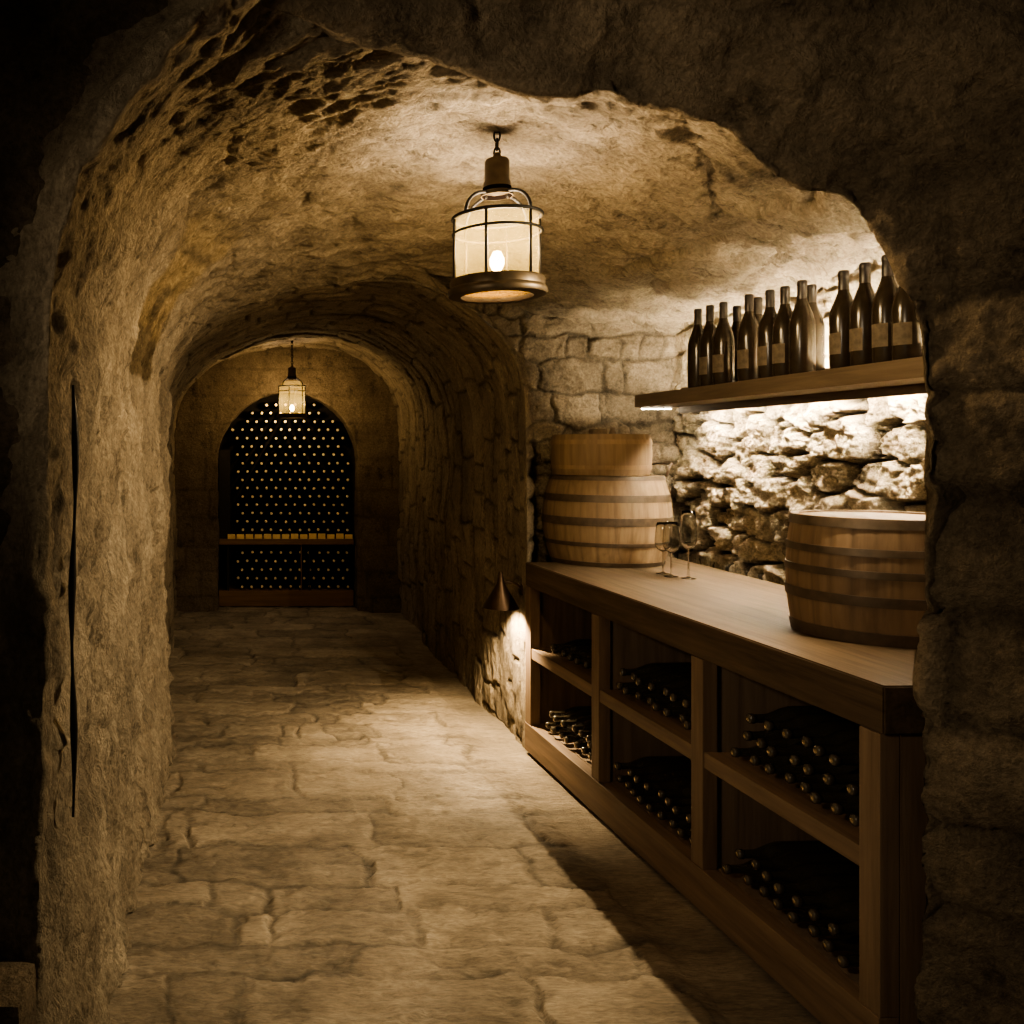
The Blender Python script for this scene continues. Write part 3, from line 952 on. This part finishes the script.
protoL = shelf_bottle(.345, .0425, .075)
protoP = shelf_bottle(.345, .0425, 0)
usedL = usedP = False
SB = [(698, 2.113, 1.03, 0), (710, 2.113, 1.03, 1), (723.5, 2.113, 1.02, 1), (737, 2.203, 1.0, 0), (749, 2.113, 1.02, 1), (758, 2.203, 1.03, 0), (770, 2.113, 1.0, 1),
      (785, 2.113, .99, 1), (802, 2.113, 1.0, 0), (811.6, 2.203, 1.0, 0), (843.7, 2.113, .975, 1), (865, 2.113, .99, 1), (887.6, 2.113, 1.0, 1), (908, 2.113, .92, 1)]
front_i = 0
sb_labels = [
    'dark unlabelled wine bottle at the far left end of the wall shelf',
    'dark wine bottle, second from the far left end of the wall shelf',
    'dark wine bottle, third from the far left end of the wall shelf',
    'dark wine bottle half hidden in the back row, leftmost of the back row',
    'dark labelled wine bottle, fourth from far end in the front shelf row',
    'dark wine bottle in the back row close to the wall, middle of the shelf group',
    'dark labelled wine bottle, fifth from far end in the front shelf row',
    'dark labelled wine bottle, sixth from far end in the front shelf row',
    'dark wine bottle just left of the gap in the front shelf row',
    'dark wine bottle in the back row showing at the gap in the shelf row',
    'dark labelled wine bottle just right of the gap in the shelf row',
    'dark labelled wine bottle, second to the right of the gap on the shelf',
    'dark labelled wine bottle, third to the right of the gap on the shelf',
    'dark wine bottle at the near end of the shelf, cut off by the stone arch']
for (px, x, sc, hasl), lb in zip(SB, sb_labels):
    y = x * 900.0 / (px - 230)
    if hasl:
        o = copy_tree(protoL) if usedL else protoL; usedL = True
    else:
        o = copy_tree(protoP) if usedP else protoP; usedP = True
    o.location = (x, y, SHZ)
    o.scale = (1, 1, sc)
    o.rotation_euler = (0, 0, random.uniform(-.25, .25))
    tag(o, lb, 'wine bottle', 'wine bottles standing on the wall shelf')

# lying bottles in the cabinet (neck toward the aisle, local -X)
Lb = .30; Rb = .0365
prof = bottle_profile(Lb, Rb) + [(Rb * .42, Lb * .935), (Rb * .42, Lb * .98), (Rb * .36, Lb * .988), (Rb * .18, Lb * .997), (0, Lb)]
mats = [0] * (len(prof) - 6) + [1] * 4 + [2]
mb = MB()
mb.lathe([(r, -h) for r, h in prof], 20, axis='x', mats=mats)
lay_me_o = mb.build('wine_bottle', [M['bottlelay'], M['neckglass'], M['neckend']], None, sharp=60)
first = True
bays = ['near', 'middle', 'far']


def fill(bi, upper, layers, y_lo, y_hi, x_tip=.035):
    global first
    y0, y1 = st[bi][1], st[bi + 1][0]
    z0 = (SH1 if upper else .14) + Rb + .001
    pitch = 2 * Rb + .0015
    n = int((y_hi - y_lo) / pitch)
    for L in range(layers):
        cnt = n - L
        for k in range(cnt):
            # counted from the far (left) end
            yy_ = y0 + y_hi - Rb - k * pitch - L * pitch / 2
            o = lay_me_o if first else lay_me_o.copy()
            if not first: C.objects.link(o)
            first = False
            p = cab(x_tip + Lb + random.uniform(-.012, .02), yy_, z0 + L * pitch * .868)
            o.location = p
            o.rotation_euler = (random.uniform(-3, 3), 0, rz)
            lay = ['bottom row', 'second row', 'top row'][L]
            tag(o, 'dark bottle lying neck outward, %s from left, %s, %s %s bin' % (ORD[k + 1], lay, bays[bi], 'upper' if upper else 'lower'), 'wine bottle',
                'bottles lying in the %s bin of the %s cabinet bay' % ('upper' if upper else 'lower', bays[bi]))


fill(0, True, 3, .00, bay - .08)
fill(0, False, 2, .0, bay - .04)
fill(1, True, 2, .0, bay - .05)
fill(1, False, 2, .0, bay - .02)
fill(2, True, 1, .15, bay - .10)
fill(2, False, 2, .0, bay - .08)

# ================================================================== LANTERNS
def lantern(loc, rz_, label, s=1.0, rod=0.09, shoulder=False, energy=40.0, base_glass=True, tall=0.0, base_h=.056):
    """origin at the hook; hangs down"""
    r = empty('hanging_lantern', loc, rz_, label, 'lantern', 'iron lanterns hanging from the vault')
    z = 0.0
    # ceiling hook and chain
    mb = MB()
    mb.lathe([(0, .02), (.012 * s, .02), (.012 * s, -.004), (.005 * s, -.012), (0, -.012)], 14)
    mb.build('ceiling_hook', M['iron'], r)
    mb = MB()
    nl = max(2, int(round(rod / (.030 * s))))
    ll = rod / nl
    for i in range(nl):
        zc = -.008 - ll * (i + .5)
        pts = []
        for k in range(14):
            a = 2 * PI * k / 14
            c, q = math.cos(a) * .0095 * s, math.sin(a) * (ll * .5 + .005 * s)
            pts.append((c, 0, zc + q) if i % 2 == 0 else (0, c, zc + q))
        mb.tube(pts, .0032 * s, 7, close=True)
    mb.build('chain', M['iron'], r)
    z = -rod - .004
    # cap
    cp = [(0, z + .012 * s), (.010 * s, z + .010 * s), (.015 * s, z - .004 * s), (.034 * s, z - .010 * s), (.0385 * s, z - .018 * s), (.0385 * s, z - .078 * s), (.042 * s, z - .084 * s),
          (.0445 * s, z - .112 * s), (.050 * s, z - .118 * s), (.050 * s, z - .128 * s), (.047 * s, z - .128 * s), (.044 * s, z - .10 * s), (0, z - .10 * s)]
    MB().lathe(cp, 32, mats=[0] * (len(cp) - 3) + [1] * 2).build('cap', [M['bronze'], M['capshade']], r, sharp=40)
    zt = z - .195 * s     # top ring
    zm = z - .245 * s
    zb = z - (.392 + tall) * s     # top of base
    ze = zb - base_h * s
    Rc = .136 * s
    for k in range(4):
        a = math.radians(-90 + 30 + 90 * k)
        pts = []
        for q in range(9):
            t = q / 8 * PI / 2
            rr = .044 * s + (Rc - .044 * s) * math.sin(t)
            zz_ = zt + (z - .120 * s - zt) * math.cos(t)
            pts.append((rr * math.cos(a), rr * math.sin(a), zz_))
        MB().tube(pts, .0052 * s, 8).build('arm', M['iron'], r)
    MB().ring(Rc, zt, .0062 * s, 48).build('top_ring', M['iron'], r)
    MB().ring(Rc, zm, .0048 * s, 48).build('middle_ring', M['iron'], r)
    for k in range(6):
        a = math.radians(-90 + 30 + 60 * k)
        MB().tube([(Rc * math.cos(a), Rc * math.sin(a), zb - .004 * s), (Rc * math.cos(a), Rc * math.sin(a), zt)], .0046 * s, 8).build('bar', M['iron'], r)
    MB().lathe([(.100 * s, zb - .008 * s), (.142 * s, zb), (.146 * s, zb - .006 * s), (.146 * s, zb - base_h * .5 * s), (.152 * s, zb - base_h * .6 * s), (.154 * s, ze + base_h * .22 * s), (.150 * s, ze + .003 * s), (.138 * s, ze), (.112 * s, ze), (.100 * s, zb - base_h * .36 * s),
                (.100 * s, zb - .008 * s)], 56).build('base_ring', M['bronze'], r, sharp=40)
    if base_glass: MB().lathe([(0, ze + .012 * s), (.101 * s, ze + .012 * s), (.101 * s, ze + .016 * s), (0, ze + .016 * s)], 40).build('base_glass', M['frostbase'], r)
    Rg = .126 * s
    g = [(Rg, zb + .002 * s), (Rg, zt - .004 * s)]
    if shoulder:
        g = [(Rg, zb + .002 * s), (Rg, zm), (Rg * .98, zt), (Rg * .66, zt + .048 * s)]
    MB().lathe(g, 48).build('glass_shade', M['frost'], r)
    hl = MB().tube([(0, 0, zb - .006 * s), (0, 0, zb + .025 * s)], .010 * s, 10)
    hl.box(-.11 * s, .11 * s, -.006 * s, .006 * s, zb - .014 * s, zb - .006 * s)
    holder = hl.build('bulb_holder', M['iron'], r)
    b = MB().lathe([(0, -.030 * s), (.014 * s, -.026 * s), (.022 * s, -.008 * s), (.022 * s, .010 * s), (.012 * s, .032 * s), (0, .036 * s)], 20).build('bulb', M['bulb'], holder)
    b['label'] = 'glowing bulb'
    b.location = (0, 0, zb + .055 * s)
    ld = bpy.data.lights.new('lantern_light', 'POINT')
    ld.color = WARM; ld.energy = energy; ld.shadow_soft_size = .075 * s
    lo = bpy.data.objects.new('lantern_light', ld); C.objects.link(lo)
    lo.parent = r
    lo.location = (0, 0, zb + .105 * s)
    return r


Y1 = 2.87
hx, hz = at(497, 129, Y1)
lantern((hx, Y1, hz), 0.0, 'round iron lantern with lit amber glass hanging nearest, above the aisle', 1.0, rod=.083, energy=60)
Y2 = 8.0
hx, hz = at(292, 342, Y2)
lantern((hx, Y2, hz), 0.25, 'small lit lantern hanging far off before the arched bottle rack', .90, rod=.215, shoulder=True, energy=26, base_glass=False, tall=.075, base_h=.04)

# ================================================================== WALL SCONCE (cone)
sx, sz = at(506, 608, 4.66)
sc = empty('wall_sconce', (1.405, 4.67, sz), 0, 'dark cone wall lamp shining down beside the cabinet', 'wall lamp')
MB().lathe([(.092, 0), (.090, .004), (.020, .125), (.012, .17), (.010, .185), (.008, .185), (.016, .12), (.086, .002), (.092, 0)], 32).build('shade', M['sconce'], sc, sharp=50)
MB().tube([(0, 0, .12), (.03, 0, .135), (.075, 0, .125), (.11, .0, .10)], .008, 8).build('bracket', M['sconce'], sc)
MB().lathe([(0, .10), (.03, .10), (.032, .115), (0, .118)], 16, axis='x').build('mounting_plate', M['sconce'], sc).location = (0, 0, .095)
sck = MB().lathe([(0, .055), (.016, .055), (.016, .095), (0, .097)], 14).build('socket', M['iron'], sc)
bb = MB().lathe([(0, -.02), (.014, -.012), (.017, 0), (.012, .016), (0, .022)], 14).build('bulb', M['bulb'], sck)
bb.location = (0, 0, .045)
ld = bpy.data.lights.new('sconce_light', 'SPOT')
ld.color = (1.0, .74, .42); ld.energy = 110; ld.spot_size = math.radians(130); ld.spot_blend = .5; ld.shadow_soft_size = .02
lo = bpy.data.objects.new('sconce_light', ld); C.objects.link(lo); lo.parent = sc; lo.location = (0, 0, .015)

# ================================================================== CABLE ON THE LEFT WALL
pts = []
for i in range(16):
    t = i / 15
    px = 73 - 6 * t + 2.5 * math.sin(t * 7)
    x, z = at(px, 385 + 430 * t, 1.98)
    pts.append((-.345 + .004 * math.sin(t * 9), 1.98 + .01 * math.sin(t * 5), z))
cb = MB().tube(pts, [.003] + [.006 + .003 * math.sin(i * 1.3) for i in range(14)] + [.003], 8).build('cable', M['cable'])
tag(cb, 'thick black cable hanging down the left stone wall', 'cable')

# ================================================================== ARCHED BOTTLE RACK
RY = 8.775
rk = empty('bottle_rack', (cx, RY, 0), 0, 'dark arched wine rack filling the far opening with a wooden mid beam', 'wine rack')
MB().box(-.70, .70, .34, .36, 0, 2.15).build('back_panel', M['black'], rk)
MB().box(-.655, .655, -.02, .33, 0.0, .15, bev=.004).build('plinth', M['rackwood'], rk)
MB().box(-.655, .655, -.03, .33, .60, .655, bev=.004).build('beam', M['rackwood'], rk)
MB().box(-.655, -.545, .0, .30, .655, 1.52).build('side_post', M['black'], rk)
for sx_ in (-.70, .668):
    MB().box(sx_, sx_ + .03, -.02, .34, 0, 2.15).build('side_panel', M['black'], rk)
MB().box(-.58, -.555, -.01, .30, .15, .60).build('side_post', M['black'], rk)
MB().box(.14, .152, -.018, .004, .15, .60).build('upright', M['rackwood'], rk)
MB().box(.22, .23, -.018, .004, .15, .60).build('upright', M['black'], rk)
# bottles, caps to the front
Lr = .28; Rr = .032
prof = [(0, .0), (Rr, .0), (Rr, .17), (Rr * .4, .215), (Rr * .36, .262), (.0125, .263), (.0125, .28), (0, .281)]
mb = MB()
mb.lathe([(r, -h) for r, h in prof], 14, axis='y', mats=[0, 0, 0, 0, 0, 1, 1])
rb = mb.build('wine_bottle', [M['bottle'], M['capend']], None, sharp=60)
firstb = True
rows = []
dz = 0.0815
zlow = .15 + Rr + .002
lowrows = [zlow + i * .0835 for i in range(5)]
uprows = [.655 + Rr + .052 + i * dz for i in range(17)]
rng = random.Random(4)
for part, zlist in (('below', lowrows), ('above', uprows)):
    for ri, z in enumerate(zlist):
        xlo, xhi = -.508, .625
        if z > zs:
            half = math.sqrt(max(0, (R - .02) ** 2 - (z - zs) ** 2)) - Rr
            xhi = min(xhi, half); xlo = max(-.62 if z > 1.56 else xlo, -half)
        if xhi - xlo < .05: continue
        pit = .0935
        off = (ri % 2) * pit / 2
        xsn = [x for x in np.arange(-.52 - pit * 2 + off, .66, pit) if xlo <= x <= xhi]
        for k, x in enumerate(xsn):
            o = rb if firstb else rb.copy()
            if not firstb: C.objects.link(o)
            firstb = False
            o.location = (cx + x + rng.uniform(-.006, .006), RY + .30 + rng.uniform(-.012, .012), z + rng.uniform(-.003, .003))
            tag(o, 'bottle end, %s from left, %s row %s the beam of the arched rack' % (ORD[k + 1], ORD[(ri + 1) if part == 'above' else len(zlist) - ri], part),
                'wine bottle', 'bottle ends in the arched rack, %s beam' % part)
# pale cards along the beam
for k in range(14):
    x = -.535 + k * .088
    mb = MB().box(-.036, .036, -.004, .004, 0, .05 + rng.uniform(-.008, .004), bev=.0015).build('shelf_card', M['card'])
    mb.location = (cx + x, RY - .015, .6555)
    tag(mb, 'pale amber card standing on the rack beam, %s from the left' % ORD[k + 1], 'card', 'cards along the beam of the arched rack')

# ================================================================== LIGHTS
def spot(name, loc, target, energy, col, size, blend, rad):
    ld = bpy.data.lights.new(name, 'SPOT')
    ld.energy = energy; ld.color = col; ld.spot_size = math.radians(size); ld.spot_blend = blend; ld.shadow_soft_size = rad
    o = bpy.data.objects.new(name, ld); C.objects.link(o)
    o.location = loc
    o.rotation_euler = (Vector(target) - Vector(loc)).to_track_quat('-Z', 'Y').to_euler()
    return o


spot('unseen_floor_spot', (2.0, 2.32, 2.17), (-.2, 3.75, 0.35), 400, (1.0, .78, .48), 98, 1.0, .012)  # unseen lamp put behind the right pier to light floor and left wall
spot('shelf_end_spot', (2.27, 4.42, 1.86), (2.28, 4.97, 2.0), 24, LEDC, 120, .6, .02)

spot('entrance_fill', (-.95, .95, 1.95), (1.75, 2.0, 1.55), 95, (1.0, .80, .55), 84, .8, .15)  # fill lamp added out of view, brightens the near arch and right pier
w_ = bpy.data.worlds.new('cellar_dark'); S.world = w_; w_.use_nodes = True
bg = w_.node_tree.nodes['Background']
bg.inputs[0].default_value = (1.0, .78, .52, 1); bg.inputs[1].default_value = 0.06

# ================================================================== CAMERA
cam = bpy.data.cameras.new('camera'); co_ = bpy.data.objects.new('camera', cam); C.objects.link(co_)
co_.location = (0, 0, EYE); co_.rotation_euler = (PI / 2, 0, 0)
cam.sensor_width = 36; cam.lens = 900 / 1024 * 36
cam.shift_x = (512 - 230) / 1024; cam.shift_y = -(512 - 450) / 1024
cam.clip_start = .05
S.camera = co_
S.view_settings.view_transform = 'AgX'
try: S.view_settings.look = 'AgX - Medium High Contrast'
except Exception: pass
S.view_settings.exposure = 0.12
try:
    S.cycles.use_denoising = True
    S.cycles.sample_clamp_indirect = 6
    S.cycles.max_bounces = 8
    S.cycles.transparent_max_bounces = 12
except Exception: pass
